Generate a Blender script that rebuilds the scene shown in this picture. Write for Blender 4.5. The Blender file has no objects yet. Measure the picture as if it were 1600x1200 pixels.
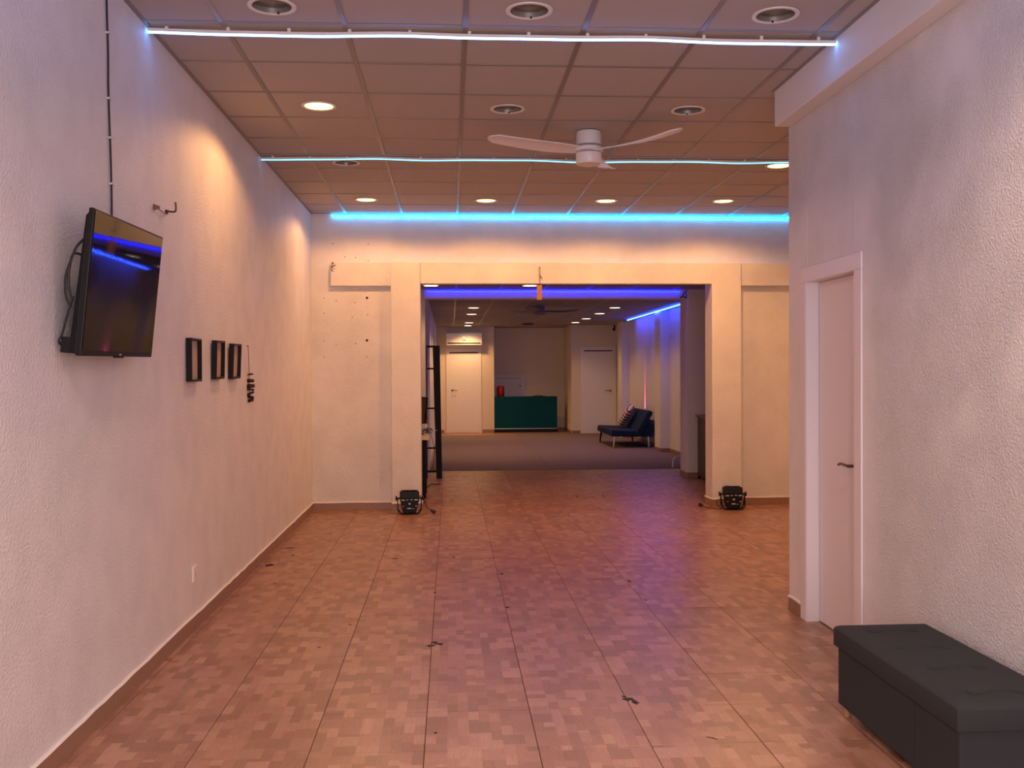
import bpy, bmesh, math, random
from mathutils import Vector, Matrix
random.seed(7)
S = bpy.context.scene
COL = S.collection
PI = math.pi

# ------------------------------------------------------------------ camera
def make_camera():
    yaw, pitch, roll = math.radians(3.54084508), math.radians(-0.6454042), math.radians(-0.27501974)
    F = Vector((math.sin(yaw)*math.cos(pitch), math.cos(yaw)*math.cos(pitch), math.sin(pitch)))
    R0 = Vector((math.cos(yaw), -math.sin(yaw), 0)); U0 = R0.cross(F)
    R = R0*math.cos(roll)+U0*math.sin(roll); U = U0*math.cos(roll)-R0*math.sin(roll)
    cd = bpy.data.cameras.new('camera'); cd.sensor_fit = 'HORIZONTAL'; cd.sensor_width = 36
    cd.lens = 1550/1600*36; cd.clip_start = .05; cd.clip_end = 100
    co = bpy.data.objects.new('camera', cd); COL.objects.link(co)
    M = Matrix(((R.x, U.x, -F.x, 0), (R.y, U.y, -F.y, 0), (R.z, U.z, -F.z, 1.485), (0, 0, 0, 1)))
    co.matrix_world = M
    S.camera = co
make_camera()

# ------------------------------------------------------------------ world, exposure, large lights
w = bpy.data.worlds.new('world'); S.world = w; w.use_nodes = True
w.node_tree.nodes['Background'].inputs[0].default_value = (.35, .33, .38, 1)
w.node_tree.nodes['Background'].inputs[1].default_value = .15
S.view_settings.view_transform = 'Standard'; S.view_settings.look = 'None'
S.view_settings.gamma = 1; S.view_settings.use_curve_mapping = False
S.view_settings.exposure = 0.2

def area(name, loc, rot, sx, sy, color, power, spread=180):
    l = bpy.data.lights.new(name, 'AREA'); l.shape = 'RECTANGLE'; l.size = sx; l.size_y = sy
    l.color = color; l.energy = power; l.spread = math.radians(spread)
    o = bpy.data.objects.new(name, l); COL.objects.link(o); o.location = loc; o.rotation_euler = rot
    return o
# added soft fill light at the unseen front opening behind the camera
area('front_fill_light', (.3, -1.85, 1.45), (PI/2, 0, 0), 2.9, 2.3, (1, .82, .86), 125)

LAMP_W = 110          # power of one lit downlight
WARM = (1.0, .46, .16)

# ------------------------------------------------------------------ mesh helpers
class MB:
    def __init__(s, origin=(0, 0, 0)):
        s.bm = bmesh.new(); s.o = Vector(origin)
    def quad(s, pts):
        vs = [s.bm.verts.new(Vector(p)-s.o) for p in pts]
        return s.bm.faces.new(vs)
    def box(s, x0, y0, z0, x1, y1, z1):
        if x0 > x1: x0, x1 = x1, x0
        if y0 > y1: y0, y1 = y1, y0
        if z0 > z1: z0, z1 = z1, z0
        v = [s.bm.verts.new(Vector(p)-s.o) for p in
             [(x0,y0,z0),(x1,y0,z0),(x1,y1,z0),(x0,y1,z0),(x0,y0,z1),(x1,y0,z1),(x1,y1,z1),(x0,y1,z1)]]
        for f in [(0,3,2,1),(4,5,6,7),(0,1,5,4),(1,2,6,5),(2,3,7,6),(3,0,4,7)]:
            s.bm.faces.new([v[i] for i in f])
        return s
    def hexa(s, lo, hi):
        v = [s.bm.verts.new(Vector(p)-s.o) for p in list(lo)+list(hi)]
        for f in [(0,3,2,1),(4,5,6,7),(0,1,5,4),(1,2,6,5),(2,3,7,6),(3,0,4,7)]:
            s.bm.faces.new([v[i] for i in f])
        return s
    def prism(s, poly, axis, a, b):
        # poly: 2D points in the other two axes (in x,y,z order), extruded along axis from a to b
        def P(p, t):
            if axis == 0: return Vector((t, p[0], p[1]))
            if axis == 1: return Vector((p[0], t, p[1]))
            return Vector((p[0], p[1], t))
        A = [s.bm.verts.new(P(p, a)-s.o) for p in poly]; B = [s.bm.verts.new(P(p, b)-s.o) for p in poly]
        n = len(poly)
        s.bm.faces.new(A[::-1]); s.bm.faces.new(B)
        for i in range(n): s.bm.faces.new((A[i], A[(i+1) % n], B[(i+1) % n], B[i]))
        return s
    def lathe(s, prof, c, axis=(0, 0, 1), seg=24, cap=True):
        ax = Vector(axis).normalized(); q = Vector((0, 0, 1)).rotation_difference(ax); c = Vector(c)
        rings = []
        for r, h in prof:
            if r < 1e-6: rings.append([s.bm.verts.new(c+q@Vector((0, 0, h))-s.o)])
            else: rings.append([s.bm.verts.new(c+q@Vector((r*math.cos(2*PI*i/seg), r*math.sin(2*PI*i/seg), h))-s.o) for i in range(seg)])
        for a, b in zip(rings, rings[1:]):
            if len(a) == 1 and len(b) == 1: continue
            for i in range(seg):
                j = (i+1) % seg
                if len(a) == 1: s.bm.faces.new((a[0], b[i], b[j]))
                elif len(b) == 1: s.bm.faces.new((a[i], a[j], b[0]))
                else: s.bm.faces.new((a[i], a[j], b[j], b[i]))
        if cap:
            if len(rings[0]) > 1: s.bm.faces.new(rings[0][::-1])
            if len(rings[-1]) > 1: s.bm.faces.new(rings[-1])
        return s
    def cyl(s, p0, p1, r0, r1=None, seg=12):
        p0 = Vector(p0); p1 = Vector(p1); d = p1-p0
        return s.lathe([(r0, 0), (r0 if r1 is None else r1, d.length)], p0, d, seg)
    def tube(s, pts, r, seg=8):
        pts = [Vector(p) for p in pts]; n = len(pts); rings = []
        up = Vector((0, 0, 1))
        prev = None
        for i, p in enumerate(pts):
            t = (pts[min(i+1, n-1)]-pts[max(i-1, 0)]).normalized()
            if prev is None:
                a = t.cross(up if abs(t.z) < .9 else Vector((1, 0, 0))).normalized()
            else:
                a = (prev - t*prev.dot(t)).normalized()
            prev = a; b = t.cross(a)
            rings.append([s.bm.verts.new(p+(a*math.cos(2*PI*k/seg)+b*math.sin(2*PI*k/seg))*r-s.o) for k in range(seg)])
        for A, B in zip(rings, rings[1:]):
            for k in range(seg): s.bm.faces.new((A[k], A[(k+1) % seg], B[(k+1) % seg], B[k]))
        s.bm.faces.new(rings[0][::-1]); s.bm.faces.new(rings[-1])
        return s
    def build(s, name, mat, parent=None, smooth=False, bevel=0, seg=2, kind=None, mod=None):
        bmesh.ops.recalc_face_normals(s.bm, faces=s.bm.faces)
        me = bpy.data.meshes.new(name); s.bm.to_mesh(me); s.bm.free()
        o = bpy.data.objects.new(name, me); COL.objects.link(o)
        me.materials.append(mat)
        if parent is not None: o.parent = parent
        else: o.location = s.o
        if smooth:
            for p in me.polygons: p.use_smooth = True
        if bevel:
            m = o.modifiers.new('bevel', 'BEVEL'); m.width = bevel; m.segments = seg; m.limit_method = 'ANGLE'
            m.angle_limit = math.radians(40)
        if smooth and not bevel:
            try: me.set_sharp_from_angle(angle=math.radians(40))
            except Exception: pass
        if kind: o['kind'] = kind
        return o

def smoothpts(P, n=6):
    P = [Vector(p) for p in P]; out = []
    for i in range(len(P)-1):
        a = P[max(i-1, 0)]; b = P[i]; c = P[i+1]; d = P[min(i+2, len(P)-1)]
        for k in range(n):
            t = k/n
            out.append(.5*((2*b)+(c-a)*t+(2*a-5*b+4*c-d)*t*t+(3*b-a-3*c+d)*t**3))
    out.append(P[-1]); return out

def thing(name, label, cat, loc=(0, 0, 0), group=None, kind=None):
    o = bpy.data.objects.new(name, None); COL.objects.link(o); o.location = loc
    o.empty_display_size = .05
    if label: o['label'] = label
    if cat: o['category'] = cat
    if group: o['group'] = group
    if kind: o['kind'] = kind
    return o
def tag(o, label, cat, group=None):
    o['label'] = label; o['category'] = cat
    if group: o['group'] = group
    return o

# ------------------------------------------------------------------ materials
def mat(name, color, rough=.5, metal=0, spec=.5, bump=None, emit=None, strength=0):
    m = bpy.data.materials.new(name); m.use_nodes = True; nt = m.node_tree
    b = nt.nodes['Principled BSDF']
    b.inputs['Base Color'].default_value = (*color, 1); b.inputs['Roughness'].default_value = rough
    b.inputs['Metallic'].default_value = metal; b.inputs['Specular IOR Level'].default_value = spec
    if emit:
        b.inputs['Emission Color'].default_value = (*emit, 1); b.inputs['Emission Strength'].default_value = strength
    if True:
        sc, st, dist = bump if bump else (60, .05, .001)
        tc = nt.nodes.new('ShaderNodeTexCoord'); n = nt.nodes.new('ShaderNodeTexNoise')
        n.inputs['Scale'].default_value = sc; n.inputs['Detail'].default_value = 3
        nt.links.new(tc.outputs['Object'], n.inputs['Vector'])
        bp = nt.nodes.new('ShaderNodeBump'); bp.inputs['Strength'].default_value = st; bp.inputs['Distance'].default_value = dist
        nt.links.new(n.outputs['Fac'], bp.inputs['Height']); nt.links.new(bp.outputs['Normal'], b.inputs['Normal'])
    return m

def N(nt, t, **kw):
    n = nt.nodes.new(t)
    for k, v in kw.items(): setattr(n, k, v)
    return n
def math_(nt, op, a, b=None, c=None):
    n = N(nt, 'ShaderNodeMath', operation=op)
    for i, v in enumerate((a, b, c)):
        if v is None: continue
        if isinstance(v, (int, float)): n.inputs[i].default_value = v
        else: nt.links.new(v, n.inputs[i])
    return n.outputs[0]

def stucco(name, color, scale=55, amount=1.0, patch=.45, patchscale=1.1, dist=.006, door=False):
    """painted plaster whose rough stipple fades out in smooth repaired patches"""
    m = bpy.data.materials.new(name); m.use_nodes = True; nt = m.node_tree; L = nt.links
    b = nt.nodes['Principled BSDF']; b.inputs['Roughness'].default_value = .55
    b.inputs['Specular IOR Level'].default_value = .3
    tc = N(nt, 'ShaderNodeTexCoord')
    n1 = N(nt, 'ShaderNodeTexNoise'); n1.inputs['Scale'].default_value = scale; n1.inputs['Detail'].default_value = 4; n1.inputs['Roughness'].default_value = .6
    n2 = N(nt, 'ShaderNodeTexNoise'); n2.inputs['Scale'].default_value = patchscale; n2.inputs['Detail'].default_value = 2
    n3 = N(nt, 'ShaderNodeTexNoise'); n3.inputs['Scale'].default_value = 4; n3.inputs['Detail'].default_value = 3
    n4 = N(nt, 'ShaderNodeTexNoise'); n4.inputs['Scale'].default_value = 14; n4.inputs['Detail'].default_value = 2
    for n in (n1, n2, n3, n4): L.new(tc.outputs['Object'], n.inputs['Vector'])
    r = N(nt, 'ShaderNodeMapRange'); r.inputs['From Min'].default_value = patch; r.inputs['From Max'].default_value = patch+.13
    r.inputs['To Min'].default_value = .12; L.new(n2.outputs['Fac'], r.inputs['Value'])
    r1 = N(nt, 'ShaderNodeMapRange'); r1.inputs['From Min'].default_value = .40; r1.inputs['From Max'].default_value = .72; L.new(n1.outputs['Fac'], r1.inputs['Value'])
    h = math_(nt, 'MULTIPLY', r1.outputs[0], r.outputs[0])
    if door:   # the wall was refilled smooth round the door
        sp = N(nt, 'ShaderNodeSeparateXYZ'); L.new(tc.outputs['Object'], sp.inputs[0])
        a = math_(nt, 'MULTIPLY_ADD', sp.outputs[1], -5, 24.6); a.node.use_clamp = True
        c = math_(nt, 'MULTIPLY_ADD', sp.outputs[2], 4, -9.2); c.node.use_clamp = True
        h = math_(nt, 'MULTIPLY', h, math_(nt, 'MULTIPLY_ADD', math_(nt, 'MAXIMUM', a, c), .88, .12))
    h2 = math_(nt, 'MULTIPLY_ADD', n4.outputs['Fac'], .35, h)
    bp = N(nt, 'ShaderNodeBump'); bp.inputs['Strength'].default_value = amount; bp.inputs['Distance'].default_value = dist
    L.new(h2, bp.inputs['Height']); L.new(bp.outputs['Normal'], b.inputs['Normal'])
    mx = N(nt, 'ShaderNodeMix', data_type='RGBA'); mx.inputs['A'].default_value = (*color, 1)
    mx.inputs['B'].default_value = (*[c*.93 for c in color], 1)
    r3 = N(nt, 'ShaderNodeMapRange'); r3.inputs['From Min'].default_value = .4; r3.inputs['From Max'].default_value = .65; L.new(n3.outputs['Fac'], r3.inputs['Value'])
    L.new(r3.outputs[0], mx.inputs['Factor']); L.new(mx.outputs['Result'], b.inputs['Base Color'])
    return m

def floor_tile_mat(name, axis_swap=False):
    """ceramic tile printed with small wood blocks"""
    m = bpy.data.materials.new(name); m.use_nodes = True; nt = m.node_tree; L = nt.links
    b = nt.nodes['Principled BSDF']
    g = N(nt, 'ShaderNodeNewGeometry'); sp = N(nt, 'ShaderNodeSeparateXYZ'); L.new(g.outputs['Position'], sp.inputs[0])
    X = math_(nt, 'MULTIPLY_ADD', sp.outputs[0], 1/.045, 200.47); Y = math_(nt, 'MULTIPLY_ADD', sp.outputs[1], 1/.105, 100.2)
    ci = math_(nt, 'FLOOR', X)
    wn = N(nt, 'ShaderNodeTexWhiteNoise', noise_dimensions='1D'); L.new(ci, wn.inputs['W'])
    q = math_(nt, 'MULTIPLY', math_(nt, 'FLOOR', math_(nt, 'MULTIPLY', wn.outputs['Value'], 4)), .25)
    v = math_(nt, 'ADD', Y, q); ri = math_(nt, 'FLOOR', v)
    ci2 = math_(nt, 'FLOOR', math_(nt, 'MULTIPLY', X, .5)); ri2 = math_(nt, 'FLOOR', math_(nt, 'MULTIPLY', Y, 1.0))
    def wn2(a, c):
        cv = N(nt, 'ShaderNodeCombineXYZ'); L.new(a, cv.inputs[0]); L.new(c, cv.inputs[1])
        k = N(nt, 'ShaderNodeTexWhiteNoise', noise_dimensions='2D'); L.new(cv.outputs[0], k.inputs['Vector']); return k.outputs['Value']
    t1 = wn2(ci, ri); t2 = wn2(ci2, ri2); pick = math_(nt, 'GREATER_THAN', wn2(ri2, ci2), .68)
    mixv = N(nt, 'ShaderNodeMix', data_type='FLOAT'); L.new(pick, mixv.inputs['Factor']); L.new(t1, mixv.inputs['A']); L.new(t2, mixv.inputs['B'])
    tone = mixv.outputs['Result']
    # grain
    tc = N(nt, 'ShaderNodeMapping'); tc.inputs['Scale'].default_value = (150, 14, 1); L.new(g.outputs['Position'], tc.inputs['Vector'])
    addv = N(nt, 'ShaderNodeVectorMath', operation='ADD'); cmb = N(nt, 'ShaderNodeCombineXYZ'); L.new(tone, cmb.inputs[2])
    sc = N(nt, 'ShaderNodeVectorMath', operation='SCALE'); sc.inputs['Scale'].default_value = 40; L.new(cmb.outputs[0], sc.inputs[0])
    L.new(tc.outputs[0], addv.inputs[0]); L.new(sc.outputs[0], addv.inputs[1])
    gn = N(nt, 'ShaderNodeTexNoise'); gn.inputs['Scale'].default_value = 1; gn.inputs['Detail'].default_value = 3; gn.inputs['Distortion'].default_value = .6
    L.new(addv.outputs[0], gn.inputs['Vector'])
    ramp = N(nt, 'ShaderNodeValToRGB'); cr = ramp.color_ramp; cr.interpolation = 'LINEAR'
    cols = [(0, (.270, .128, .074)), (.25, (.310, .152, .092)), (.55, (.362, .180, .110)), (.8, (.405, .210, .132)), (1, (.465, .255, .165))]
    cr.elements[0].position = 0; cr.elements[0].color = (*cols[0][1], 1); cr.elements[1].position = 1; cr.elements[1].color = (*cols[-1][1], 1)
    for p, c in cols[1:-1]:
        e = cr.elements.new(p); e.color = (*c, 1)
    L.new(tone, ramp.inputs[0])
    gr = N(nt, 'ShaderNodeMapRange'); gr.inputs['From Min'].default_value = .3; gr.inputs['From Max'].default_value = .7
    gr.inputs['To Min'].default_value = .88; gr.inputs['To Max'].default_value = 1.08; L.new(gn.outputs['Fac'], gr.inputs['Value'])
    # block outline, faint
    fx = math_(nt, 'ABSOLUTE', math_(nt, 'SUBTRACT', math_(nt, 'FRACT', X), .5)); fy = math_(nt, 'ABSOLUTE', math_(nt, 'SUBTRACT', math_(nt, 'FRACT', v), .5))
    ln = math_(nt, 'MAXIMUM', math_(nt, 'GREATER_THAN', fx, .485), math_(nt, 'GREATER_THAN', fy, .49))
    ln = math_(nt, 'MULTIPLY_ADD', ln, -.07, 1)
    k = math_(nt, 'MULTIPLY', gr.outputs[0], ln)
    mul = N(nt, 'ShaderNodeVectorMath', operation='SCALE'); L.new(ramp.outputs[0], mul.inputs[0]); L.new(k, mul.inputs['Scale'])
    L.new(mul.outputs[0], b.inputs['Base Color'])
    rn = N(nt, 'ShaderNodeTexNoise'); rn.inputs['Scale'].default_value = 3; rn.inputs['Detail'].default_value = 3; L.new(g.outputs['Position'], rn.inputs['Vector'])
    rr = N(nt, 'ShaderNodeMapRange'); rr.inputs['To Min'].default_value = .28; rr.inputs['To Max'].default_value = .40; L.new(rn.outputs['Fac'], rr.inputs['Value'])
    L.new(rr.outputs[0], b.inputs['Roughness']); b.inputs['Specular IOR Level'].default_value = .5
    bp = N(nt, 'ShaderNodeBump'); bp.inputs['Strength'].default_value = .25; bp.inputs['Distance'].default_value = .0012
    wv = N(nt, 'ShaderNodeTexNoise'); wv.inputs['Scale'].default_value = 22; wv.inputs['Detail'].default_value = 2; L.new(g.outputs['Position'], wv.inputs['Vector'])
    L.new(math_(nt, 'ADD', gn.outputs['Fac'], wv.outputs['Fac']), bp.inputs['Height']); L.new(bp.outputs['Normal'], b.inputs['Normal'])
    return m

M = {}
M['wall'] = stucco('plaster_left', (.80, .77, .76), 78, .7, .33, .8, .004)
M['wall_rough'] = stucco('plaster_right', (.80, .77, .76), 92, 1.0, .28, 1.3, .0055, True)
M['wall_back'] = stucco('plaster_back', (.80, .765, .73), 70, .7, .40, 1.2, .005)
M['wall_smooth'] = mat('plaster_smooth', (.78, .75, .72), .6, bump=(9, .35, .004))
M['wall_far'] = mat('plaster_far', (.74, .66, .53), .6, bump=(6, .2, .003))
M['floor_tile'] = floor_tile_mat('printed_wood_tile')
M['grout'] = mat('grout', (.05, .022, .015), .9, bump=(200, .3, .001))
M['skirting'] = mat('skirting_tile', (.30, .165, .10), .38, bump=(18, .3, .002))
M['bead'] = mat('paint_edge', (.85, .80, .76), .6, bump=(80, .5, .003))
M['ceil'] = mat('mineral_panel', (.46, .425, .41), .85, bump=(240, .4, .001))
M['ceil_rear'] = mat('dark_panel', (.32, .27, .26), .85, bump=(240, .4, .001))  # rear panels get a darker, browner base colour
M['tbar'] = mat('enamelled_bar', (.24, .215, .205), .35, spec=.3)
M['plenum'] = mat('plenum', (.08, .07, .07), .9)
M['white'] = mat('white_lacquer', (.82, .79, .78), .32)
M['white_matt'] = mat('white_enamel', (.80, .77, .75), .45)
M['fan_dim'] = mat('dimmed_enamel', (.22, .17, .17), .5)  # whitish fan; the dimness of the rear room is put into its colour
M['door'] = mat('door_paint', (.80, .74, .74), .38)
M['chrome'] = mat('brushed_steel', (.55, .53, .52), .28, metal=1)
M['chrome_dark'] = mat('dark_bronze', (.16, .10, .09), .35, metal=.7)
M['reflector'] = mat('grey_reflector', (.25, .24, .22), .35, metal=.35)
M['glass_off'] = mat('frosted_glass_off', (.17, .16, .14), .3)
M['black'] = mat('black_plastic', (.006, .006, .0065), .45, spec=.25)
M['black_gloss'] = mat('black_glass', (.003, .003, .0035), .03, spec=.2)
M['black_metal'] = mat('black_metal', (.006, .006, .010), .5, spec=.15)
M['rubber'] = mat('black_rubber', (.015, .014, .014), .6)
M['frame_wood'] = mat('dark_frame', (.012, .007, .006), .5, spec=.2, bump=(40, .2, .001))
M['picture'] = mat('beige_card', (.50, .36, .26), .6)
M['mat_white'] = mat('cream_mount', (.66, .56, .50), .6)
M['fabric'] = mat('charcoal_linen', (.038, .041, .043), .85, spec=.2, bump=(700, .6, .0012))
M['wood_leg'] = mat('beech', (.45, .22, .10), .5, bump=(30, .2, .001))
M['orange_wood'] = mat('orange_wood', (.42, .19, .045), .45, bump=(30, .2, .001))
M['string'] = mat('brown_string', (.10, .05, .03), .8)
M['chip'] = mat('chipped_clay', (.035, .022, .020), .9, bump=(80, .5, .002))
M['teal'] = mat('teal_lacquer', (.0, .058, .072), .5, spec=.12)
M['red'] = mat('red_enamel', (.30, .004, .008), .25)
M['navy'] = mat('navy_fabric', (.005, .018, .055), .8, spec=.2, bump=(300, .5, .001))
M['carpet'] = mat('grey_carpet', (.19, .145, .165), .95, spec=.1, bump=(160, 1, .004))
M['desk_top'] = mat('white_melamine', (.72, .62, .50), .4)
M['dark_wood'] = mat('dark_wood', (.05, .026, .02), .4, bump=(30, .3, .001))
M['brown_wood'] = mat('brown_wood', (.22, .12, .08), .4, bump=(30, .3, .001))
M['label_white'] = mat('printed_label', (.6, .6, .6), .5)
M['monitor_back'] = mat('monitor_shell', (.035, .025, .022), .45)
M['lamp_on'] = mat('lit_lamp', (1, .9, .7), .5, emit=(1.0, .70, .22), strength=4)
M['lamp_on_far'] = mat('lit_lamp_far', (1, .9, .8), .5, emit=(1.0, .84, .62), strength=5)
M['reflector_on'] = mat('glow_tinted_reflector', (.85, .62, .22), .3, metal=.6)  # lamp glow painted in as a golden base colour; the unlit copy is grey

def led(name, c, s): return mat(name, (.8, .8, .8), .4, emit=c, strength=s)
M['led_ice'] = led('led_ice', (.075, .33, 1.0), 13)
M['led_cyan'] = led('led_cyan', (.04, .50, .95), 2.6)
M['led_azure'] = led('led_azure', (.0, .40, 1.0), 19)
M['led_blue'] = led('led_blue', (.0, .006, 1.0), 21)
M['led_sky'] = led('led_sky', (.015, .06, 1.0), 27)

# pillow stripes
def stripe_mat():
    m = bpy.data.materials.new('striped_cushion'); m.use_nodes = True; nt = m.node_tree; b = nt.nodes['Principled BSDF']
    tc = N(nt, 'ShaderNodeTexCoord'); wv = N(nt, 'ShaderNodeTexWave', bands_direction='Z'); wv.inputs['Scale'].default_value = 5
    nt.links.new(tc.outputs['Object'], wv.inputs['Vector'])
    r = N(nt, 'ShaderNodeValToRGB'); r.color_ramp.elements[0].position = .4; r.color_ramp.elements[0].color = (.16, .05, .07, 1)
    r.color_ramp.elements[1].position = .6; r.color_ramp.elements[1].color = (.78, .66, .62, 1)
    nt.links.new(wv.outputs['Fac'], r.inputs[0]); nt.links.new(r.outputs[0], b.inputs['Base Color']); b.inputs['Roughness'].default_value = .9
    return m
M['stripe'] = stripe_mat()

# ------------------------------------------------------------------ room shell
CH = 3.216     # suspended ceiling of the front hall
C2 = 2.63      # lower ceiling behind the opening
YB = 10.9      # infill wall
def struct(mb, name, m, parent=None, **k):
    return mb.build(name, m, parent, kind='structure' if parent is None else None, **k)

# floor: grout bed + single tiles
bed = MB().box(-1.8, -2.2, -.12, 4.9, 25.7, -.003)
floor = struct(bed, 'floor', M['grout'])
TX0, TY0, T = -.111, 4.344, .45
tile_meshes = {}
def tile_mesh(wx, wy):
    k = (round(wx, 3), round(wy, 3))
    if k in tile_meshes: return tile_meshes[k]
    b = MB(); x0, y0, x1, y1, c = .0013, .0014, wx-.0013, wy-.0014, .0014
    lo = [(x0, y0, -.009), (x1, y0, -.009), (x1, y1, -.009), (x0, y1, -.009)]
    mi = [(x0, y0, -c), (x1, y0, -c), (x1, y1, -c), (x0, y1, -c)]
    hi = [(x0+c, y0+c, 0), (x1-c, y0+c, 0), (x1-c, y1-c, 0), (x0+c, y1-c, 0)]
    V = [[b.bm.verts.new(p) for p in r] for r in (lo, mi, hi)]
    for a, d in ((V[0], V[1]), (V[1], V[2])):
        for i in range(4): b.bm.faces.new((a[i], a[(i+1) % 4], d[(i+1) % 4], d[i]))
    b.bm.faces.new(V[2])
    me = bpy.data.meshes.new('tile'); b.bm.to_mesh(me); b.bm.free(); me.materials.append(M['floor_tile'])
    tile_meshes[k] = me; return me
def clip(a, b, lo, hi): return max(a, lo), min(b, hi)
ntile = 0
rest = MB()
areas = [(-1.5, 2.11, -2.0, 6.10), (-1.5, 4.6, 6.10, 13.7), (-.345, 4.03, 13.7, 25.4)]
j0 = -15
for (ax0, ax1, ay0, ay1) in areas:
    for i in range(-5, 12):
        for j in range(j0, 50):
            x0, x1 = clip(TX0+i*T, TX0+(i+1)*T, ax0, ax1); y0, y1 = clip(TY0+j*T, TY0+(j+1)*T, ay0, ay1)
            if x1-x0 < .02 or y1-y0 < .02: continue
            near = 2.9 < (y0+y1)/2 < 12.4 and not (x0 > 3.7) and not (x0 > 2.7 and y1 < 8.2)
            if near and ntile < 298:
                o = bpy.data.objects.new('tile', tile_mesh(x1-x0, y1-y0)); COL.objects.link(o)
                o.location = (x0, y0, random.uniform(-.0004, .0004)); o.rotation_euler = (random.uniform(-.0004, .0004), random.uniform(-.0004, .0004), 0)
                o.parent = floor; ntile += 1
            else:
                rest.box(x0+.0014, y0+.0014, -.009, x1-.0014, y1-.0014, 0)
print('floor tiles', ntile)
r_ = rest.build('tile_field', M['floor_tile'], floor); r_['kind'] = 'stuff'

def blob(cx, cy, rx, ry, a0=0, z=.0012, n=11):
    b = MB((cx, cy, 0)); P = []
    for i in range(n):
        t = 2*PI*i/n; k = random.uniform(.45, 1.15)
        x = rx*k*math.cos(t); y = ry*k*math.sin(t)
        P.append((cx+x*math.cos(a0)-y*math.sin(a0), cy+x*math.sin(a0)+y*math.cos(a0)))
    b.prism(P, 2, -.001, z); o = b.build('chip', M['chip']); o.parent = floor; return o
for (cx, cy, rx, ry, a) in [(-.115, 5.41, .030, .022, .9), (-.095, 5.47, .026, .020, -.5), (-.07, 5.44, .016, .034, .9), (.80, 4.45, .030, .026, -.6), (.82, 4.405, .020, .034, .2), (.785, 4.48, .010, .02, .6),
        (-1.40, 7.79, .040, .07, 0), (-1.37, 8.55, .05, .018, 0), (-1.30, 8.2, .02, .02, 0), (-.45, 7.98, .028, .02, 0), (.35, 6.26, .015, .022, 0),
        (-.07, 4.09, .010, .010, 0), (1.26, 6.97, .010, .06, .1), (1.26, 6.38, .012, .02, 0), (.37, 7.3, .014, .03, 0), (-.113, 6.72, .012, .02, 0),
        (.02, 8.0, .014, .02, 0), (-1.25, 7.1, .012, .012, 0), (-.72, 5.42, .009, .012, 0), (-.6, 5.9, .009, .01, 0), (1.05, 3.95, .004, .03, .9)]:
    blob(cx, cy, rx, ry, a)
MB().box(2.11, 5.055, -.009, 2.36, 5.755, -.0005).build('threshold', M['floor_tile'], floor)
# carved joint marks of the hatch cover in the tiles (thin dark cut lines)
hl = MB((1.6, 11.7, 0))
for (x0, y0, x1, y1) in [(1.50, 11.66, 1.508, 11.95), (1.50, 11.66, 1.83, 11.668), (1.822, 11.66, 1.83, 11.95)]:
    hl.box(x0, y0, -.001, x1, y1, .0008)
hl.build('cut_line', M['chip']).parent = floor
bpy.data.objects['cut_line'].location = (1.6, 11.7, 0)

# ceiling of the front hall
ceiling = struct(MB().box(-1.7, -2.2, 3.42, 4.8, 11.1, 3.5), 'ceiling', M['plenum'])
cx_ = [.083+.6*k for k in range(-2, 8)]
XS = [-1.5]+[x for x in cx_ if -1.45 < x < 4.5]+[4.6]
YS = [-1.95, -1.62, -1.02, -.42, .18, .78, 1.38, 1.98, 2.58, 3.18, 3.78, 4.38, 4.98, 5.08, 5.60, 6.20, 6.80, 7.40, 7.93, 8.02, 8.48, 9.07, 9.67, 10.27, 10.86]
HOLES = [(-.83, 4.75), (.385, 4.75), (1.585, 4.75), (-.84, 6.5), (.383, 6.52), (1.578, 6.5), (-.845, 8.23), (2.766, 8.21),
         (-.83, 9.97), (.365, 9.98), (1.577, 9.96), (2.77, 9.93)]
def panel(x0, x1, y0, y1, hole=None):
    g = .006; x0 += g; x1 -= g; y0 += g; y1 -= g; z = CH+.0035; h = .014
    b = MB(((x0+x1)/2, (y0+y1)/2, z))
    if not hole: b.box(x0, y0, z, x1, y1, z+h)
    else:
        hx, hy = hole; R = .094; ang = [2*PI*i/28 for i in range(28)]+[math.atan2(y-hy, x-hx) % (2*PI) for x in (x0, x1) for y in (y0, y1)]
        ang = sorted(set(round(a, 5) for a in ang)); inn = []; out = []
        for a in ang:
            c, s = math.cos(a), math.sin(a)
            t = min([(x1-hx)/c if c > 1e-6 else 9, (x0-hx)/c if c < -1e-6 else 9, (y1-hy)/s if s > 1e-6 else 9, (y0-hy)/s if s < -1e-6 else 9])
            inn.append((hx+R*c, hy+R*s)); out.append((hx+t*c, hy+t*s))
        n = len(ang)
        V = lambda p, zz: b.bm.verts.new(Vector((p[0], p[1], zz))-b.o)
        I0 = [V(p, z) for p in inn]; O0 = [V(p, z) for p in out]; I1 = [V(p, z+h) for p in inn]; O1 = [V(p, z+h) for p in out]
        for i in range(n):
            j = (i+1) % n
            b.bm.faces.new((I0[i], O0[i], O0[j], I0[j])); b.bm.faces.new((I1[i], I1[j], O1[j], O1[i]))
            b.bm.faces.new((I0[i], I0[j], I1[j], I1[i])); b.bm.faces.new((O0[i], O1[i], O1[j], O0[j]))
    o = b.build('panel', M['ceil']); o.parent = ceiling
    o.location.z += random.uniform(-.0006, .0008)
    return o
back_panels = MB((0, 0, 0))
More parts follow.
